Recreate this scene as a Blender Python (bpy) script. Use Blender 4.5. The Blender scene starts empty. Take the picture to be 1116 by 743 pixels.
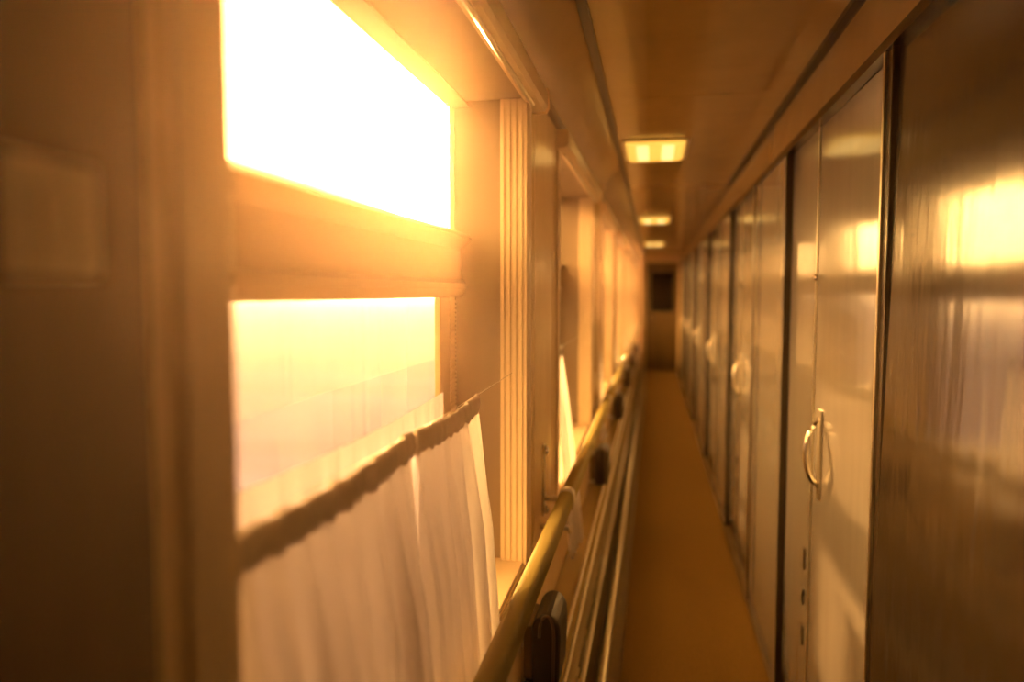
import bpy, bmesh, math, random
from mathutils import Vector, Euler, Matrix

random.seed(7)
S = bpy.context.scene
COL = S.collection
PI = math.pi
R = math.radians

# ------------------------------------------------------------------ measurements (metres)
H = 1.55                 # eye height
WX = -0.33               # left wall face
GX = -0.52               # glass plane
RX = 0.52                # right wall face / door plane
PX = 0.485               # face of the raised compartment panels
CZ = 2.30                # ceiling
YB, YE = -0.60, 15.0     # ends of the corridor
PITCH = 2.10             # compartment pitch
NW = 7
YN = [0.52 + PITCH * k for k in range(NW)]     # near edge of each window recess
YF = [1.95 + PITCH * k for k in range(NW)]     # far edge
SILL, HEAD = 0.82, 2.06
UP0, UP1 = 1.711, 2.03   # upper pane
TR0 = 1.537              # underside of the transom
YAW, PITCHDOWN, FPX = R(10.67), R(3.75), 817.0

cam_rot = Euler((PI / 2 - PITCHDOWN, 0, YAW), 'XYZ')
def ray(px, py):
    v = Vector(((px - 558) / FPX, -(py - 371.5) / FPX, -1.0))
    return (cam_rot.to_matrix() @ v).normalized()
SUN_DIR = ray(480, 150)

# ------------------------------------------------------------------ materials
def new_mat(name):
    m = bpy.data.materials.new(name); m.use_nodes = True
    nt = m.node_tree
    return m, nt, nt.nodes['Principled BSDF'], nt.nodes['Material Output']

def laminate(name, col, rough=0.2, vary=0.06, scale=(3, 3, 0.6), bump=0.0, bump_scale=(2, 2, 0.5), metal=0.0, spec=0.5, ior=1.5):
    m, nt, b, out = new_mat(name)
    tc = nt.nodes.new('ShaderNodeTexCoord')
    mp = nt.nodes.new('ShaderNodeMapping'); mp.inputs['Scale'].default_value = scale
    nz = nt.nodes.new('ShaderNodeTexNoise'); nz.inputs['Scale'].default_value = 4; nz.inputs['Detail'].default_value = 5
    nt.links.new(tc.outputs['Object'], mp.inputs['Vector']); nt.links.new(mp.outputs[0], nz.inputs['Vector'])
    cr = nt.nodes.new('ShaderNodeValToRGB')
    cr.color_ramp.elements[0].position = 0.3; cr.color_ramp.elements[1].position = 0.7
    cr.color_ramp.elements[0].color = tuple(c * (1 - vary) for c in col) + (1,)
    cr.color_ramp.elements[1].color = tuple(min(1, c * (1 + vary)) for c in col) + (1,)
    nt.links.new(nz.outputs['Fac'], cr.inputs[0]); nt.links.new(cr.outputs[0], b.inputs['Base Color'])
    b.inputs['Roughness'].default_value = rough
    b.inputs['Metallic'].default_value = metal
    b.inputs['Specular IOR Level'].default_value = spec
    b.inputs['IOR'].default_value = ior
    if bump:
        mp2 = nt.nodes.new('ShaderNodeMapping'); mp2.inputs['Scale'].default_value = bump_scale
        n2 = nt.nodes.new('ShaderNodeTexNoise'); n2.inputs['Scale'].default_value = 3; n2.inputs['Detail'].default_value = 2
        bp = nt.nodes.new('ShaderNodeBump'); bp.inputs['Strength'].default_value = bump; bp.inputs['Distance'].default_value = 0.01
        nt.links.new(tc.outputs['Object'], mp2.inputs['Vector']); nt.links.new(mp2.outputs[0], n2.inputs['Vector'])
        nt.links.new(n2.outputs['Fac'], bp.inputs['Height']); nt.links.new(bp.outputs[0], b.inputs['Normal'])
    return m

def metal(name, col, rough):
    return laminate(name, col, rough, 0.05, (20, 2, 20), 0, metal=1.0)

def cloth(name, col, trans):
    m, nt, b, out = new_mat(name)
    nt.nodes.remove(b)
    tc = nt.nodes.new('ShaderNodeTexCoord')
    nz = nt.nodes.new('ShaderNodeTexNoise'); nz.inputs['Scale'].default_value = 60; nz.inputs['Detail'].default_value = 4
    nt.links.new(tc.outputs['Object'], nz.inputs['Vector'])
    cr = nt.nodes.new('ShaderNodeValToRGB')
    cr.color_ramp.elements[0].color = tuple(c * 0.93 for c in col) + (1,)
    cr.color_ramp.elements[1].color = tuple(col) + (1,)
    nt.links.new(nz.outputs['Fac'], cr.inputs[0])
    d = nt.nodes.new('ShaderNodeBsdfDiffuse'); t = nt.nodes.new('ShaderNodeBsdfTranslucent')
    mx = nt.nodes.new('ShaderNodeMixShader'); mx.inputs[0].default_value = trans
    nt.links.new(cr.outputs[0], d.inputs[0]); nt.links.new(cr.outputs[0], t.inputs[0])
    nt.links.new(d.outputs[0], mx.inputs[1]); nt.links.new(t.outputs[0], mx.inputs[2])
    nt.links.new(mx.outputs[0], out.inputs[0])
    return m

def glass():
    m, nt, b, out = new_mat('window glass')
    nt.nodes.remove(b)
    fr = nt.nodes.new('ShaderNodeFresnel'); fr.inputs[0].default_value = 1.45
    # dust on the pane
    tc = nt.nodes.new('ShaderNodeTexCoord')
    nz = nt.nodes.new('ShaderNodeTexNoise'); nz.inputs['Scale'].default_value = 3.0; nz.inputs['Detail'].default_value = 6
    nt.links.new(tc.outputs['Object'], nz.inputs['Vector'])
    ml = nt.nodes.new('ShaderNodeMath'); ml.operation = 'MULTIPLY'; ml.inputs[1].default_value = 0.06
    nt.links.new(nz.outputs['Fac'], ml.inputs[0])
    tr = nt.nodes.new('ShaderNodeBsdfTransparent'); tr.inputs[0].default_value = (0.96, 0.96, 0.94, 1)
    gl = nt.nodes.new('ShaderNodeBsdfGlossy'); gl.inputs['Roughness'].default_value = 0.01
    du = nt.nodes.new('ShaderNodeBsdfTranslucent'); du.inputs[0].default_value = (0.8, 0.76, 0.66, 1)
    m1 = nt.nodes.new('ShaderNodeMixShader'); m2 = nt.nodes.new('ShaderNodeMixShader')
    nt.links.new(ml.outputs[0], m1.inputs[0]); nt.links.new(tr.outputs[0], m1.inputs[1]); nt.links.new(du.outputs[0], m1.inputs[2])
    ge = nt.nodes.new('ShaderNodeNewGeometry')
    inv = nt.nodes.new('ShaderNodeMath'); inv.operation = 'SUBTRACT'; inv.inputs[0].default_value = 1.0
    nt.links.new(ge.outputs['Backfacing'], inv.inputs[1])
    fm = nt.nodes.new('ShaderNodeMath'); fm.operation = 'MULTIPLY'
    nt.links.new(fr.outputs[0], fm.inputs[0]); nt.links.new(inv.outputs[0], fm.inputs[1])
    nt.links.new(fm.outputs[0], m2.inputs[0]); nt.links.new(m1.outputs[0], m2.inputs[1]); nt.links.new(gl.outputs[0], m2.inputs[2])
    nt.links.new(m2.outputs[0], out.inputs[0])
    return m

def emitter(name, col, strength):
    m, nt, b, out = new_mat(name)
    b.inputs['Base Color'].default_value = (0.8, 0.75, 0.6, 1)
    b.inputs['Emission Color'].default_value = tuple(col) + (1,)
    b.inputs['Emission Strength'].default_value = strength
    return m

def haze_mat(name, dens, g, col):
    m, nt, b, out = new_mat(name)
    nt.nodes.remove(b)
    v = nt.nodes.new('ShaderNodeVolumeScatter')
    v.inputs['Color'].default_value = tuple(col) + (1,)
    v.inputs['Density'].default_value = dens
    v.inputs['Anisotropy'].default_value = g
    nt.links.new(v.outputs[0], out.inputs['Volume'])
    return m

M = {}
M['wall'] = laminate('cream laminate wall', (0.80, 0.58, 0.31), 0.22, 0.05, bump=0.12)
M['moulding'] = laminate('pale beige moulding', (0.66, 0.50, 0.30), 0.32, 0.04)
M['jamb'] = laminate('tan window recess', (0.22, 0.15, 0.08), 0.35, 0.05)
M['frame'] = laminate('wooden window frame', (0.34, 0.22, 0.10), 0.35, 0.08, (2, 0.4, 2))
M['rubber'] = laminate('dark rubber gasket', (0.03, 0.025, 0.02), 0.6, 0.1)
M['ceiling'] = laminate('glossy cream ceiling panel', (0.42, 0.27, 0.09), 0.16, 0.05, (2, 2, 2), 0.12, (3, 1.5, 1))
M['seam'] = laminate('brown seam strip', (0.06, 0.038, 0.02), 0.4, 0.1)
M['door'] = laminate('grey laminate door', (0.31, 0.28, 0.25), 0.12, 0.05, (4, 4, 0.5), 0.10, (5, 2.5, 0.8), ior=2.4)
M['panel'] = laminate('vignetted laminate panel', (0.045, 0.032, 0.022), 0.14, 0.12, (9, 9, 0.7), 0.12, (10, 5, 0.9), ior=2.3)  # right corner vignette put into the near panel's dark colour
M['post'] = laminate('dark brown frame post', (0.055, 0.035, 0.02), 0.25, 0.1)
M['chrome'] = metal('polished chrome', (0.85, 0.80, 0.72), 0.10)
M['alu'] = metal('brushed aluminium', (0.72, 0.66, 0.52), 0.28)
M['rail'] = laminate('varnished ochre handrail', (0.42, 0.33, 0.11), 0.22, 0.06, (8, 0.6, 8))
M['leather'] = laminate('dark brown leatherette', (0.016, 0.009, 0.006), 0.5, 0.2, (30, 30, 30))
M['piping'] = laminate('brown piping', (0.09, 0.05, 0.03), 0.35, 0.1)
M['floor'] = laminate('brown linoleum', (0.20, 0.12, 0.04), 0.35, 0.15, (6, 6, 6))
M['carpet'] = laminate('brown woven carpet', (0.24, 0.135, 0.03), 0.9, 0.3, (40, 40, 40), spec=0.1)
M['heater'] = laminate('glossy ochre heater casing', (0.36, 0.25, 0.09), 0.18, 0.06, bump=0.08)
M['white'] = laminate('ivory plastic', (0.72, 0.64, 0.48), 0.35, 0.03)
M['enddoor'] = laminate('dark wood end door', (0.16, 0.09, 0.025), 0.35, 0.2, (4, 4, 0.4))
M['curtain'] = cloth('thin white curtain cloth', (0.74, 0.70, 0.68), 0.5)
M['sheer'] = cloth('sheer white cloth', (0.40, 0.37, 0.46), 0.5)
M['hem'] = cloth('doubled curtain header', (0.46, 0.41, 0.35), 0.12)
M['wood'] = laminate('vignetted brown veneer', (0.11, 0.06, 0.018), 0.4, 0.12, (6, 6, 0.5))  # brown, with the left corner vignette put into the colour
M['glass'] = glass()
M['lamp'] = emitter('lit ceiling lamp diffuser', (1.0, 0.52, 0.07), 0.9)
M['bulb'] = emitter('lamp bulb glow', (1.0, 0.74, 0.26), 1.1)
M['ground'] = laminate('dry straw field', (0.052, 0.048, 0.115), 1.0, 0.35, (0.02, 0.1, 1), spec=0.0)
M['shell'] = laminate('coach outer shell', (0.10, 0.14, 0.10), 0.5)

# ------------------------------------------------------------------ mesh helpers
class MB:
    """collects shapes into one mesh"""
    def __init__(s): s.v = []; s.f = []; s.sm = []
    def add(s, vs, fs, smooth=False):
        o = len(s.v); s.v += [tuple(p) for p in vs]
        for f in fs: s.f.append(tuple(i + o for i in f)); s.sm.append(smooth)
        return s
    def box(s, x0, x1, y0, y1, z0, z1):
        vs = [(x, y, z) for x in (x0, x1) for y in (y0, y1) for z in (z0, z1)]
        return s.add(vs, [(0, 1, 3, 2), (4, 6, 7, 5), (0, 4, 5, 1), (2, 3, 7, 6), (0, 2, 6, 4), (1, 5, 7, 3)])
    def prism(s, prof, y0, y1, axis='y', smooth=False):
        n = len(prof)
        def P(a, b, t):
            return {'y': (a, t, b), 'z': (a, b, t), 'x': (t, a, b)}[axis]
        vs = [P(a, b, y0) for a, b in prof] + [P(a, b, y1) for a, b in prof]
        s.add(vs, [(i, (i + 1) % n, n + (i + 1) % n, n + i) for i in range(n)], smooth)
        o = len(s.v) - 2 * n
        s.f += [tuple(o + i for i in reversed(range(n))), tuple(o + n + i for i in range(n))]; s.sm += [False, False]
        return s
    def tube(s, pts, r, n=10, smooth=True):
        pts = [Vector(p) for p in pts]
        rs = r if isinstance(r, (list, tuple)) else [r] * len(pts)
        rings = []
        for i, p in enumerate(pts):
            t = (pts[min(i + 1, len(pts) - 1)] - pts[max(i - 1, 0)]).normalized()
            a = Vector((0, 0, 1)) if abs(t.z) < 0.9 else Vector((1, 0, 0))
            u = t.cross(a).normalized(); w = t.cross(u)
            rings.append([p + (u * math.cos(2 * PI * k / n) + w * math.sin(2 * PI * k / n)) * rs[i] for k in range(n)])
        vs = [q for rg in rings for q in rg]; fs = []
        for i in range(len(pts) - 1):
            for k in range(n):
                fs.append((i * n + k, i * n + (k + 1) % n, (i + 1) * n + (k + 1) % n, (i + 1) * n + k))
        s.add(vs, fs, smooth)
        o = len(s.v) - len(vs); L = (len(pts) - 1) * n
        s.f += [tuple(o + k for k in reversed(range(n))), tuple(o + L + k for k in range(n))]; s.sm += [False, False]
        return s
    def build(s, name, mat, parent=None, bevel=0.0, loc=(0, 0, 0), seg=2):
        me = bpy.data.meshes.new(name); me.from_pydata(s.v, [], s.f)
        for p, sm in zip(me.polygons, s.sm): p.use_smooth = sm
        bm = bmesh.new(); bm.from_mesh(me)
        bmesh.ops.recalc_face_normals(bm, faces=bm.faces)
        if bevel:
            es = [e for e in bm.edges if len(e.link_faces) == 2 and e.calc_face_angle(0) > 0.6]
            bmesh.ops.bevel(bm, geom=es, offset=bevel, segments=seg, affect='EDGES', profile=0.6, clamp_overlap=True)
        bm.to_mesh(me); bm.free()
        me.materials.append(mat)
        o = bpy.data.objects.new(name, me); COL.objects.link(o); o.location = loc
        if parent: o.parent = parent
        return o

def tag(o, label=None, cat=None, group=None, kind=None):
    if label: o['label'] = label
    if cat: o['category'] = cat
    if group: o['group'] = group
    if kind: o['kind'] = kind
    return o
def empty(name, loc=(0, 0, 0)):
    o = bpy.data.objects.new(name, None); COL.objects.link(o); o.location = loc
    o.empty_display_size = 0.1
    return o
def dup(o, loc=None, parent=None):
    c = o.copy(); COL.objects.link(c)
    if parent: c.parent = parent
    if loc is not None: c.location = loc
    for ch in list(o.children): dup(ch, None, c)
    return c
ORD = ['first', 'second', 'third', 'fourth', 'fifth', 'sixth', 'seventh', 'eighth']

# ------------------------------------------------------------------ shell
fl = MB().box(-0.58, 0.60, YB, YE + 0.1, -0.05, 0.0).build('floor', M['floor'])
tag(fl, 'brown linoleum corridor floor beneath the heater and carpet', 'floor', kind='structure')
ce = MB().box(-0.19, 0.60, YB, YE + 0.1, CZ, CZ + 0.05)
for j in range(8):                                     # shallow cross joints between ceiling sheets
    ce.box(-0.19, 0.52, 1.0 + 2.0 * j, 1.003 + 2.0 * j, CZ - 0.001, CZ)
ce = ce.build('ceiling', M['ceiling'])
tag(ce, 'glossy cream ceiling panels over the corridor', 'ceiling', kind='structure')

wl = MB()
ys = [YB] + [y for k in range(NW) for y in (YN[k], YF[k])] + [YE]
for i in range(0, len(ys), 2):                         # piers between windows
    a, b = ys[i], ys[i + 1]
    wl.box(-0.532, WX, a, b, 0, HEAD)
    if b - a > 0.3:                                    # narrow raised beads on the pier face
        for t in (0.10, 0.14, b - a - 0.14, b - a - 0.10, ):
            wl.box(WX, WX + 0.0012, a + t - 0.006, a + t + 0.006, 0.83, HEAD - 0.06)
for k in range(NW):
    wl.box(-0.532, WX, YN[k], YF[k], 0, SILL)
wl.box(-0.532, WX, YB, YE, HEAD, 2.36)
wl = wl.build('wall_left', M['wall'])
tag(wl, 'cream laminate wall with the windows', 'wall', kind='structure')
cv = MB().prism([(WX, 2.117), (-0.19, 2.30), (-0.19, 2.36), (WX, 2.36)], YB, YE).build('trim_1', M['ceiling'])
tag(cv, 'slanted cove panel between window wall and ceiling', 'trim', kind='structure')
sm = MB().prism([(WX + 0.0, 2.10), (WX + 0.014, 2.104), (WX + 0.016, 2.13), (WX + 0.004, 2.124)], YB, YE)
sm.prism([(-0.202, 2.278), (-0.178, 2.288), (-0.178, 2.302), (-0.2, 2.298)], YB, YE)
tag(sm.build('trim_2', M['seam']), 'dark seam strips edging the cove panel', 'trim', kind='structure')
wr = MB().box(RX, 0.60, YB, YE, 0, CZ + 0.05).build('wall_right', M['door'])
tag(wr, 'grey laminate compartment wall along the corridor', 'wall', kind='structure')
hd = MB().prism([(RX - 0.012, 2.10), (RX + 0.02, 2.10), (RX + 0.02, 2.30), (RX - 0.004, 2.30)], YB, YE).build('trim_3', M['ceiling'])
tag(hd, 'glossy header band above the compartment doors', 'trim', kind='structure')
hs = MB().prism([(0.478, 2.062), (0.53, 2.062), (0.53, 2.102), (0.492, 2.102)], YB, YE)
hs.prism([(0.49, 2.302), (0.49, 2.285), (0.51, 2.278), (0.525, 2.278), (0.525, 2.302)], YB, YE)
tag(hs.build('trim_4', M['post']), 'dark rails above the doors and along the ceiling edge', 'trim', kind='structure')
tag(MB().box(-0.58, 0.60, YB - 0.06, YB, -0.05, 2.36).build('wall_back', M['enddoor']), 'dark wall behind the viewer', 'wall', kind='structure')
we = MB().box(-0.58, -0.14, YE, YE + 0.06, 0, 2.36).box(0.47, 0.60, YE, YE + 0.06, 0, 2.36).box(-0.14, 0.47, YE, YE + 0.06, 2.12, 2.36)
tag(we.build('wall_end', M['wall']), 'cream end wall around the dark end door', 'wall', kind='structure')
bs = MB().box(0.505, RX, YB, YE, 0, 0.10)
tag(bs.build('baseboard_right', M['post'], bevel=0.003), 'dark skirting under the compartment doors', 'baseboard', kind='structure')
tag(MB().box(-0.64, 0.66, YB - 0.1, YE + 0.2, 2.36, 2.42).build('roof', M['shell']), 'coach roof above the ceiling', 'roof', kind='structure')

tag(MB().box(WX, WX + 0.005, YB, 0.44, 0.0, 2.10).build('trim_12', M['wood'], bevel=0.001), 'brown wood panel on the nearest pier, darkened as corner vignette', 'panel', kind='structure')  # panel added to darken the left edge of the view

# end door
ed = empty('door_9', (0.165, YE, 0))
MB().box(-0.305, 0.305, 0.0, 0.04, 0.0, 2.12).build('door_leaf', M['enddoor'], ed, bevel=0.004)
fm = MB().box(-0.22, 0.22, -0.012, 0.0, 1.16, 1.18).box(-0.22, 0.22, -0.012, 0.0, 1.92, 1.94).box(-0.22, -0.2, -0.012, 0, 1.18, 1.92).box(0.2, 0.22, -0.012, 0, 1.18, 1.92)
fm.build('window_frame', M['post'], ed)
MB().box(-0.2, 0.2, -0.006, -0.002, 1.18, 1.92).build('pane', laminate('dark glass', (0.02, 0.012, 0.006), 0.08, 0.05), ed)
MB().tube([(-0.24, 0, 1.02), (-0.24, -0.05, 1.02), (-0.14, -0.05, 1.02)], 0.009).build('door_handle', M['chrome'], ed)
tag(ed, 'dark wooden door closing the far end of the corridor', 'door', kind='structure')

# ------------------------------------------------------------------ windows
def make_window():
    """local origin: near bottom corner of the recess at the glass plane; spans y 0..1.40"""
    w = empty('window_1', (GX, YN[0], SILL))
    W = 1.43; z = lambda a: a - SILL
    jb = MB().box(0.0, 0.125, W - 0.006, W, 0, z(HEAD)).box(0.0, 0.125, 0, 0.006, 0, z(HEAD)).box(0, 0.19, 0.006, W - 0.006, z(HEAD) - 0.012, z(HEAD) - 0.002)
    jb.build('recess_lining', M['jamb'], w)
    cs = MB()                                          # pale stepped moulding at the corner of the recess
    for y0, y1, sgn in ((W - 0.02, W, 1), (0.0, 0.02, -1)):
        cs.box(0.125, 0.196, y0, y1, 0, z(HEAD) - 0.014)
        for xx in (0.134, 0.150, 0.166, 0.182):
            ya = y0 - 0.003 if sgn > 0 else y1
            cs.box(xx - 0.004, xx + 0.004, ya, ya + 0.003, 0, z(HEAD) - 0.014)
        if sgn > 0: cs.box(0.190, 0.197, W, W + 0.045, 0, z(HEAD) - 0.014)
        else: cs.box(0.190, 0.197, -0.045, 0.0, 0, z(HEAD) - 0.014)
    cs.build('casing', M['moulding'], w, bevel=0.0015, seg=1)
    MB().box(-0.01, 0.186, 0.0, W, -0.015, 0.012).build('sill', M['moulding'], w, bevel=0.003)
    # fixed frame around both panes
    fr = MB().box(-0.012, 0.012, 0.006, W - 0.006, z(UP1), z(HEAD) - 0.012)
    for i in range(3):
        fr.box(0.012, 0.02 + 0.012 * (2 - i), 0.006, W - 0.006, z(UP1) + 0.006 * i, z(UP1) + 0.006 * i + 0.004)
    fr.box(-0.012, 0.0, 0.006, 0.05, 0.012, z(UP1))
    fr.box(-0.012, 0.0, W - 0.012, W - 0.006, 0.012, z(UP1))
    fr.build('window_frame', M['frame'], w)
    tr = MB().prism([(-0.012, z(TR0)), (0.018, z(TR0)), (0.03, z(TR0) + 0.02), (0.03, z(TR0) + 0.035), (0.018, z(TR0) + 0.045),
                     (0.014, z(UP0) - 0.05), (0.03, z(UP0) - 0.036), (0.045, z(UP0) - 0.022), (0.036, z(UP0) - 0.012), (0.012, z(UP0)), (-0.012, z(UP0))], 0.006, W - 0.006)
    tr.build('transom', M['frame'], w)
    st = MB().box(-0.012, 0.004, W - 0.165, W - 0.075, 0.012, z(TR0))
    st.box(-0.012, 0.006, 0.05, 0.085, 0.012, z(TR0)).box(-0.012, 0.004, 0.085, W - 0.165, 0.012, 0.05)
    st.build('lower_sash', M['frame'], w, bevel=0.003)
    rg = MB()
    n = 60
    for i in range(n):                                 # ridged light strip beside the sash
        za = 0.015 + (z(TR0) - 0.02) * i / n
        rg.box(-0.010, 0.004, W - 0.072, W - 0.014, za, za + (z(TR0) - 0.02) / n * 0.62)
    rg.box(-0.012, 0.0, W - 0.074, W - 0.012, 0.012, z(TR0))
    rg.build('ribbed_strip', M['moulding'], w)
    gs = MB().box(-0.005, -0.002, W - 0.075, W - 0.071, z(UP0), z(UP1)).box(-0.005, -0.002, W - 0.045, W - 0.038, z(UP0), z(UP1))
    gs.build('glazing_bar', M['frame'], w)
    MB().box(-0.010, -0.006, 0.05, W - 0.012, z(UP0) - 0.005, z(UP1) + 0.005).build('upper_pane', M['glass'], w)
    MB().box(-0.010, -0.006, 0.08, W - 0.16, 0.04, z(TR0) + 0.005).build('lower_pane', M['glass'], w)
    return w
w0 = make_window()
for k in range(NW):
    w = w0 if k == 0 else dup(w0, (GX, YN[k], SILL))
    w.name = 'window_%d' % (k + 1)
    tag(w, '%s window along the left wall, counted from the viewer' % ORD[k], 'window', 'corridor windows', 'structure')

# blind cases above the windows
def make_case():
    b = empty('blind_case', (WX, YN[0], 2.0))
    W = 1.43
    MB().prism([(0.0, 0.035), (0.034, 0.038), (0.042, 0.048), (0.042, 0.09), (0.034, 0.098), (0.0, 0.098)], -0.06, W + 0.10).build('case_body', M['moulding'], b)
    e = MB().prism([(0.0, 0.030), (0.04, 0.032), (0.047, 0.046), (0.047, 0.094), (0.036, 0.102), (0.0, 0.102)], W + 0.10, W + 0.106)
    e.build('end_cap', M['wall'], b)
    MB().tube([(0.02, 0.02, 0.028), (0.02, W - 0.02, 0.028)], 0.006, 8).build('blind_bar', M['alu'], b)
    return b
b0 = make_case()
for k in range(NW):
    b = b0 if k == 0 else dup(b0, (WX, YN[k], 2.0))
    tag(b, ['pale blind case above the large sunlit window nearest the viewer',
            'pale blind case above second window, with its end catching light',
            'blind case above the third window down the corridor'][k] if k < 3 else 'blind case above the %s window, further down the corridor' % ORD[k],
        'blind case', 'blind cases above the windows')

# ------------------------------------------------------------------ curtains
def curtain(name, yt0, yt1, yb0, yb1, xt, xb, zt, zb, folds, amp, mat, hem=True, seed=1, hemh=0.040, bow=0.0, flare=0.0):
    """hanging cloth; the origin is at the header's near end"""
    rnd = random.Random(seed)
    nu, nv = max(40, folds * 12), 36
    ph = [rnd.uniform(-0.9, 0.9) for _ in range(folds + 2)]
    am = [rnd.uniform(0.5, 1.25) for _ in range(folds + 2)]
    root = empty(name, (xt, yt0, zt))
    def P(u, v, out=0.0):
        fu = u * folds; i = int(fu); fr = fu - i
        a = am[i] * (1 - fr) + am[min(i + 1, folds + 1)] * fr
        p = ph[i] * (1 - fr) + ph[min(i + 1, folds + 1)] * fr
        wob = math.sin(2 * PI * (fu + 0.14 * p) + 0.4 * math.sin(3 * v + p))
        wob = math.copysign(abs(wob) ** 0.75, wob) + 0.35 * math.sin(2 * PI * fu * 2.3 + 3 * p)
        d = amp * a * wob * (0.06 + 0.94 * min(1.0, v / 0.3))
        y = (yt0 + (yt1 - yt0) * u) * (1 - v) + (yb0 + (yb1 - yb0) * u) * v
        y += 0.5 * amp * math.cos(2 * PI * fu + p) * v
        x = xt + (xb - xt) * (v ** 0.9) + bow * math.sin(PI * v) + d + out
        x += flare * max(0.0, u - 0.6) / 0.4 * v
        zz = zt + (zb - zt) * v - 0.010 * math.sin(PI * u) * (1 - v)
        if v < 0.02: zz += 0.0
        return (x - xt, y - yt0, zz - zt)
    m = MB(); vs = []; fs = []
    for j in range(nv + 1):
        for i in range(nu + 1): vs.append(P(i / nu, j / nv))
    for j in range(nv):
        for i in range(nu):
            a = j * (nu + 1) + i; fs.append((a, a + 1, a + nu + 2, a + nu + 1))
    m.add(vs, fs, True); c = m.build('cloth', mat, root)
    if hem:
        m = MB(); vs = []; fs = []
        ring = 10; span = hemh / abs(zb - zt)
        for i in range(nu + 1):
            u = i / nu
            for k in range(ring):
                t = 2 * PI * k / ring
                q = P(u, span * 0.5)
                g = 0.22 * amp * math.sin(2 * PI * u * folds * 1.5 + 1.3)
                vs.append((q[0] + 0.007 * math.cos(t) + 0.6 * g, q[1], q[2] + 0.004 + (hemh * 0.5 + 0.12 * g) * math.sin(t)))
        for i in range(nu):
            for k in range(ring):
                fs.append((i * ring + k, i * ring + (k + 1) % ring, (i + 1) * ring + (k + 1) % ring, (i + 1) * ring + k))
        fs += [tuple(range(ring)), tuple(nu * ring + k for k in reversed(range(ring)))]
        m.add(vs, fs, True); m.build('header', M['hem'], root)
    return root
CG = 'white window curtains'
tag(curtain('window_curtain', 0.575, 1.077, 0.575, 1.004, -0.362, -0.282, 1.335, 0.535, 8, 0.022, M['curtain'], seed=3),
    'white pleated curtain filling the left of the nearest window', 'curtain', CG)
tag(curtain('window_curtain', 1.081, 1.505, 1.012, 1.40, -0.358, -0.280, 1.337, 0.535, 7, 0.018, M['curtain'], seed=5, flare=0.012),
    'white curtain with slanting free edge, right of the slit, in nearest window', 'curtain', CG)
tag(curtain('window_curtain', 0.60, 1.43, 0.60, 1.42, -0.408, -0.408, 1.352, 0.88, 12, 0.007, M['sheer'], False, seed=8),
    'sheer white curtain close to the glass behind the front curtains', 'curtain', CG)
tag(curtain('window_curtain', 2.68, 2.955, 2.69, 2.93, -0.358, -0.285, 1.335, 0.57, 4, 0.010, M['curtain'], seed=11, flare=0.02),
    'white curtain bunched narrow at the second window, hanging behind the handrail', 'curtain', CG)
for k in range(2, NW):
    y = YN[k] + 0.03
    tag(curtain('window_curtain', y, y + 0.30, y + 0.01, y + 0.27, -0.358, -0.315, 1.335, 0.60, 4, 0.010, M['curtain'], seed=20 + k),
        'white bunched curtain at the %s window down the corridor' % ORD[k], 'curtain', CG)
for k in range(NW):
    x = -0.358 if k else -0.362
    s = MB().tube([(0, 0, 0), (0, 0.35, -0.004), (0, 0.7, -0.006), (0, 1.05, -0.004), (0, 1.424, 0)], 0.0006, 6).build('curtain_string', M['white'], loc=(x, YN[k] + 0.003, 1.338))
    tag(s, 'thin curtain string stretched across the %s window' % ORD[k], 'string', 'curtain strings')

# ------------------------------------------------------------------ handrail
hr = empty('handrail', (-0.256, 0, 0))
prof = []
for i in range(28):
    t = 2 * PI * i / 28
    c, s_ = math.cos(t), math.sin(t)
    prof.append((0.022 * math.copysign(abs(c) ** 0.7, c), 0.912 + 0.030 * math.copysign(abs(s_) ** 0.7, s_)))
MB().prism(prof, 0.40, YE - 0.15, smooth=True).build('rail_bar', M['rail'], hr)
for k in range(NW):
    y = 2.27 + PITCH * k
    m = MB()
    m.prism([(a * 1.14, 0.912 + (b - 0.912) * 1.14) for a, b in prof], y - 0.02, y + 0.02, smooth=True)   # sleeve round the rail
    m.tube([(-0.074, y, 0.912), (-0.02, y, 0.912)], 0.008, 10)
    m.box(-0.074, -0.068, y - 0.02, y + 0.02, 0.86, 1.08)
    br = m.build('bracket', M['alu'], hr)
    for zz in (1.062, 0.875):
        n = MB().tube([(-0.069, y, zz), (-0.060, y, zz), (-0.056, y, zz)], [0.014, 0.013, 0.006], 12)
        n.build('screw', M['chrome'], br)
tag(hr, 'long ochre handrail running along the window wall', 'handrail')

# ------------------------------------------------------------------ folding seats
def make_seat():
    st = empty('folding_seat', (WX, 1.86, 0.522))
    pr = [(0.035, 0.0), (0.092, 0.0), (0.102, 0.02), (0.106, 0.14)]
    for i in range(1, 10):
        t = PI * i / 10
        pr.append((0.068 + 0.038 * math.cos(t), 0.150 + 0.05 * math.sin(t)))
    pr.append((0.030, 0.14)); pr.append((0.030, 0.02))
    MB().prism(pr, 0.0, 0.17).build('seat_pad', M['leather'], st, bevel=0.012, seg=3)
    w = MB().tube([(0.072 + (a - 0.072) * 0.5, -0.001, 0.09 + (b - 0.09) * 0.97) for a, b in pr[1:-1]], 0.004, 8)
    w.build('piping', M['piping'], st)
    MB().box(0.008, 0.030, 0.01, 0.16, 0.02, 0.16).build('back_board', M['enddoor'], st, bevel=0.004)
    for yy in (0.04, 0.13):
        h = MB().box(0.0, 0.010, yy - 0.02, yy + 0.02, 0.005, 0.10).tube([(0.004, yy, 0.012), (0.05, yy, 0.008)], 0.006, 8)
        h.build('hinge', M['alu'], st)
    MB().tube([(0.0, 0.36, 0.315), (0.085, 0.36, 0.315), (0.09, 0.36, 0.30)], 0.008, 10).build('catch_bar', M['alu'], st)
    return st
s0 = make_seat()
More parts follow.
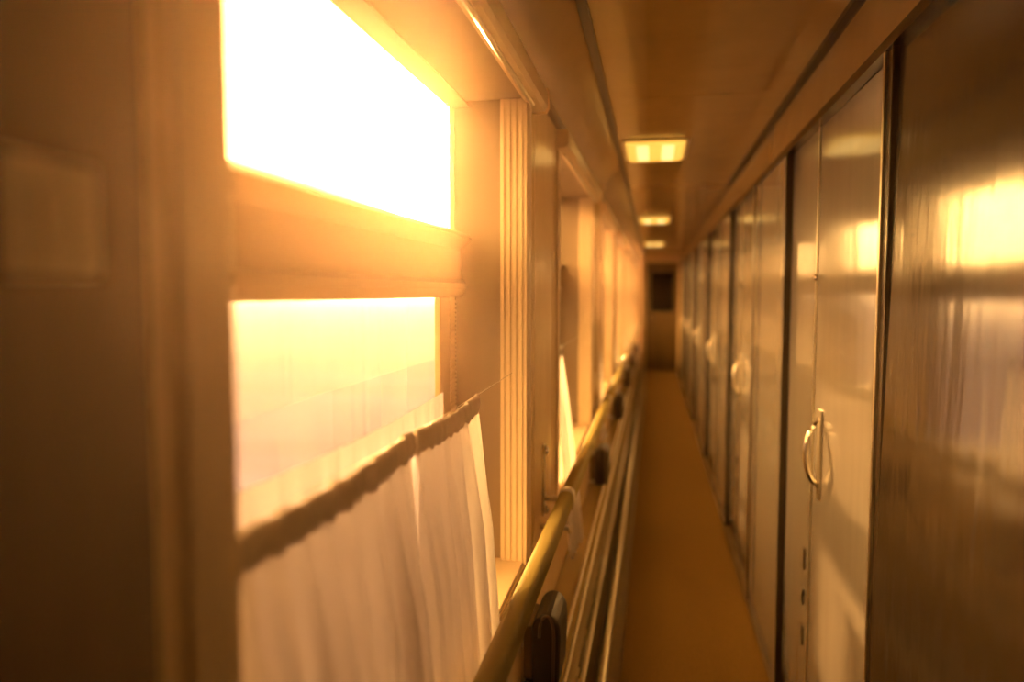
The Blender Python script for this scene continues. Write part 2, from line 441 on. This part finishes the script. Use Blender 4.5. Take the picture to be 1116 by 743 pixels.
for k in range(NW - 1):
    s = s0 if k == 0 else dup(s0, (WX, 1.86 + PITCH * k, 0.522))
    tag(s, 'dark padded folding seat, folded up on the pier past the %s window' % ORD[k], 'folding seat', 'folding seats under the handrail')

# ------------------------------------------------------------------ heater casing along the left wall
ht = empty('heater_casing', (WX, 0, 0))
hy0, hy1 = YB + 0.02, YE - 0.05
MB().prism([(0.004, 0.12), (0.09, 0.12), (0.095, 0.14), (0.095, 0.465), (0.078, 0.51), (0.004, 0.51)], hy0, hy1).build('casing_body', M['heater'], ht)
m = MB().tube([(0.080, hy0, 0.508), (0.080, hy1, 0.508)], 0.006, 8)
m.tube([(0.097, hy0, 0.462), (0.097, hy1, 0.462)], 0.007, 8)
m.build('top_edge', M['alu'], ht)
MB().tube([(0.097, hy0, 0.15), (0.097, hy1, 0.15)], 0.007, 8).build('lower_edge', M['alu'], ht)
g = MB()
for i in range(40):
    g.box(0.095, 0.0972, 0.7 + 0.3 * i, 0.7 + 0.3 * i + 0.22, 0.22, 0.232).box(0.095, 0.0972, 0.7 + 0.3 * i, 0.7 + 0.3 * i + 0.22, 0.26, 0.272)
g.build('vent_slots', M['seam'], ht)
MB().tube([(0.145, hy0, 0.028), (0.145, hy1, 0.028)], 0.022, 14).build('pipe', M['alu'], ht)
MB().box(0.004, 0.06, hy0, hy1, 0.0, 0.12).build('plinth', M['seam'], ht)
tag(ht, 'glossy ochre heater casing with bright edges along the floor', 'heater')

cp = MB().box(-0.11, 0.47, YB + 0.05, YE - 0.1, 0.0, 0.012).build('carpet_runner', M['carpet'], bevel=0.003)
tag(cp, 'brown carpet runner along the corridor floor', 'carpet')

# ------------------------------------------------------------------ compartment doors
def make_door():
    """origin at the near foot of the door, in the plane of the right wall"""
    d = empty('door_1', (RX, 1.80, 0))
    MB().box(-0.012, 0.0, 0.0, 0.71, 0.10, 2.062).build('door_leaf', M['door'], d, bevel=0.003)
    MB().box(-0.016, 0.0, 0.708, 0.718, 0.10, 2.062).build('edge_strip', M['alu'], d)
    MB().box(-0.010, 0.0, 0.718, 1.19, 0.10, 2.062).build('fixed_panel', M['door'], d)
    f = MB().box(-0.036, 0.0, -0.085, -0.03, 0.0, 2.065).box(-0.026, 0.0, -0.03, 0.0, 0.0, 2.065)
    f.build('frame_post', M['post'], d, bevel=0.003)
    MB().box(-0.041, -0.036, -0.05, -0.036, 0.0, 2.06).build('post_strip', M['alu'], d)
    MB().box(-0.036, 0.0, 1.185, 1.20, 0.0, 2.065).build('seam_post', M['post'], d)
    h = MB()
    pts = []
    for i in range(13):
        t = i / 12
        pts.append((-0.016 - 0.040 * math.sin(PI * t) ** 0.55, 0.605, 1.155 - 0.20 * t))
    h.tube(pts, 0.0075, 12)
    hd_ = h.build('door_handle', M['chrome'], d)
    MB().box(-0.018, -0.012, 0.583, 0.627, 0.915, 1.19).build('handle_plate', M['alu'], hd_, bevel=0.002)
    c = MB().tube([(-0.014, 0.68, 1.595), (-0.024, 0.68, 1.595), (-0.030, 0.68, 1.595)], [0.010, 0.010, 0.006], 12)
    c.build('latch_knob', M['chrome'], d)
    lp = MB().box(-0.014, -0.009, 0.80, 0.83, 0.62, 0.69).box(-0.014, -0.009, 0.80, 0.83, 0.50, 0.55).box(-0.014, -0.009, 0.80, 0.83, 0.36, 0.42)
    lp.build('lock_plate', M['seam'], d)
    return d
d0 = make_door()
ND = 7
for j in range(ND):
    y = 1.80 + PITCH * j
    if y > YE - 0.9: break
    d = d0 if j == 0 else dup(d0, (RX, y, 0))
    d.name = 'door_%d' % (j + 1)
    tag(d, '%s compartment door along the right, counted from the viewer' % ORD[j], 'door', 'compartment doors', 'structure')
    y0 = y - 0.91
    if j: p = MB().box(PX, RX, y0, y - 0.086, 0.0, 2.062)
    else:                                              # near panel skewed and leaned to shift the window reflection in it
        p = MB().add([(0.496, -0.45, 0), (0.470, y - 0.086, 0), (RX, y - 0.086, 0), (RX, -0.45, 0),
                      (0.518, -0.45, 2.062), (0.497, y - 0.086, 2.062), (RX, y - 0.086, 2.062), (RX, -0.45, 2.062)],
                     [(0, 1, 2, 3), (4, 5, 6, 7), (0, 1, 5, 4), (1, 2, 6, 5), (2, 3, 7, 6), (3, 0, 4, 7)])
    p = p.build('trim_%d' % (5 + j), M['door'] if j else M['panel'], bevel=0.004)  # only the near panel gets the vignette-dark laminate
    if j: MB().box(PX - 0.003, PX + 0.005, y - 0.24, y - 0.225, 0.1, 2.05).build('edge_bead', M['panel'], p)
    tag(p, '%s raised compartment wall panel on the right' % ORD[j], 'panel', 'raised wall panels', 'structure')

# ------------------------------------------------------------------ ceiling lamps
def make_lamp():
    l = empty('ceiling_light', (0.0, 4.08, CZ))
    MB().prism([(-0.165, 0.0), (-0.165, -0.008), (0.165, -0.008), (0.165, 0.0)], -0.27, 0.27).build('lamp_base', M['white'], l, bevel=0.003)
    MB().prism([(-0.15, -0.008), (-0.14, -0.018), (-0.12, -0.022), (0.12, -0.022), (0.14, -0.018), (0.15, -0.008)], -0.25, 0.25).build('diffuser', M['lamp'], l, bevel=0.006)
    for s in (-1, 1):
        MB().box(0.065 * s - 0.03, 0.065 * s + 0.03, -0.22, 0.22, -0.0235, -0.021).build('lit_panel', M['bulb'], l)
    return l
l0 = make_lamp()
for k, (y, lb) in enumerate([(4.08, 'lit ceiling lamp nearest the viewer, largest of three'), (8.0, 'lit ceiling lamp second from the viewer'), (12.0, 'lit ceiling lamp nearest the dark end door')]):
    l = l0 if k == 0 else dup(l0, (0.0, y, CZ))
    tag(l, lb, 'lamp', 'ceiling lamps')

# small plate on the near pier
sw = empty('wall_switch', (WX + 0.005, 0.356, 1.59))
MB().box(0.0, 0.008, -0.032, 0.032, -0.032, 0.032).build('cover_plate', M['white'], sw, bevel=0.003)
MB().box(0.008, 0.012, -0.012, 0.012, -0.02, 0.02).build('rocker', M['white'], sw, bevel=0.002)
tag(sw, 'small square ivory switch plate on the dark pier left of window', 'switch')

# ------------------------------------------------------------------ outside
gd = MB(); N = 24
gd.add([(-3000, -1500, -1.30), (60, -1500, -1.30), (60, 4000, -1.30), (-3000, 4000, -1.30)], [(0, 1, 2, 3)])
tag(gd.build('ground', M['ground']), 'pale sunlit field outside the windows', 'ground', kind='structure')

# added haze volume standing in for lens glow round the sun; mist over the field
hz = MB().box(-0.526, -0.025, YB - 0.03, 2.55, 1.385, 2.34).build('glow_haze', haze_mat('added sun glow haze', 0.052, 0.78, (1.0, 0.66, 0.46)))
tag(hz, 'added haze giving the sun glow beside the nearest window', 'haze', kind='stuff')
fz = MB().box(-420, -3.0, -40, 900, -1.29, 4.5).build('field_mist', haze_mat('evening mist', 0.0013, 0.72, (0.78, 0.78, 1.0)))
tag(fz, 'bright evening mist over the field outside', 'mist', kind='stuff')

# ------------------------------------------------------------------ light
sl = bpy.data.lights.new('sun', 'SUN'); sl.energy = 19.0; sl.color = (1.0, 0.52, 0.16); sl.angle = R(0.8)
so = bpy.data.objects.new('sun', sl); COL.objects.link(so)
so.rotation_euler = SUN_DIR.to_track_quat('Z', 'Y').to_euler(); so.location = SUN_DIR * 40

W = bpy.data.worlds.new('evening sky'); S.world = W; W.use_nodes = True
nt = W.node_tree; bg = nt.nodes['Background']
tc = nt.nodes.new('ShaderNodeTexCoord')
nm = nt.nodes.new('ShaderNodeVectorMath'); nm.operation = 'NORMALIZE'
dt = nt.nodes.new('ShaderNodeVectorMath'); dt.operation = 'DOT_PRODUCT'; dt.inputs[1].default_value = SUN_DIR
nt.links.new(tc.outputs['Generated'], nm.inputs[0]); nt.links.new(nm.outputs[0], dt.inputs[0])
def math_node(op, a, b):
    n = nt.nodes.new('ShaderNodeMath'); n.operation = op
    for i, x in enumerate((a, b)):
        if isinstance(x, (int, float)): n.inputs[i].default_value = x
        else: nt.links.new(x, n.inputs[i])
    return n.outputs[0]
dpos = math_node('MAXIMUM', dt.outputs['Value'], 0.0)
g1 = math_node('MULTIPLY', math_node('POWER', dpos, 10.0), 0.8)
g2 = math_node('MULTIPLY', math_node('POWER', dpos, 260.0), 12.0)
tot = math_node('ADD', math_node('ADD', g1, g2), 1.0)
mul = nt.nodes.new('ShaderNodeVectorMath'); mul.operation = 'SCALE'
mul.inputs[0].default_value = (1.0, 0.52, 0.15)
nt.links.new(tot, mul.inputs['Scale']); nt.links.new(mul.outputs[0], bg.inputs['Color'])
bg.inputs['Strength'].default_value = 10.0

# ------------------------------------------------------------------ camera
cd = bpy.data.cameras.new('camera'); co = bpy.data.objects.new('camera', cd); COL.objects.link(co)
co.location = (0, 0, H); co.rotation_euler = cam_rot
cd.sensor_width = 36; cd.lens = FPX / 1116 * 36; cd.clip_start = 0.02; cd.clip_end = 8000
cd.dof.use_dof = True; cd.dof.focus_distance = 1.65; cd.dof.aperture_fstop = 1.4
S.camera = co

vs = S.view_settings
vs.view_transform = 'Standard'; vs.look = 'None'; vs.gamma = 1.0; vs.exposure = 0.35; vs.use_curve_mapping = False
cy = S.cycles
cy.use_denoising = True
try: cy.denoiser = 'OPENIMAGEDENOISE'
except Exception: pass
cy.max_bounces = 10; cy.diffuse_bounces = 5; cy.glossy_bounces = 5; cy.transparent_max_bounces = 16; cy.volume_bounces = 1
cy.sample_clamp_indirect = 12
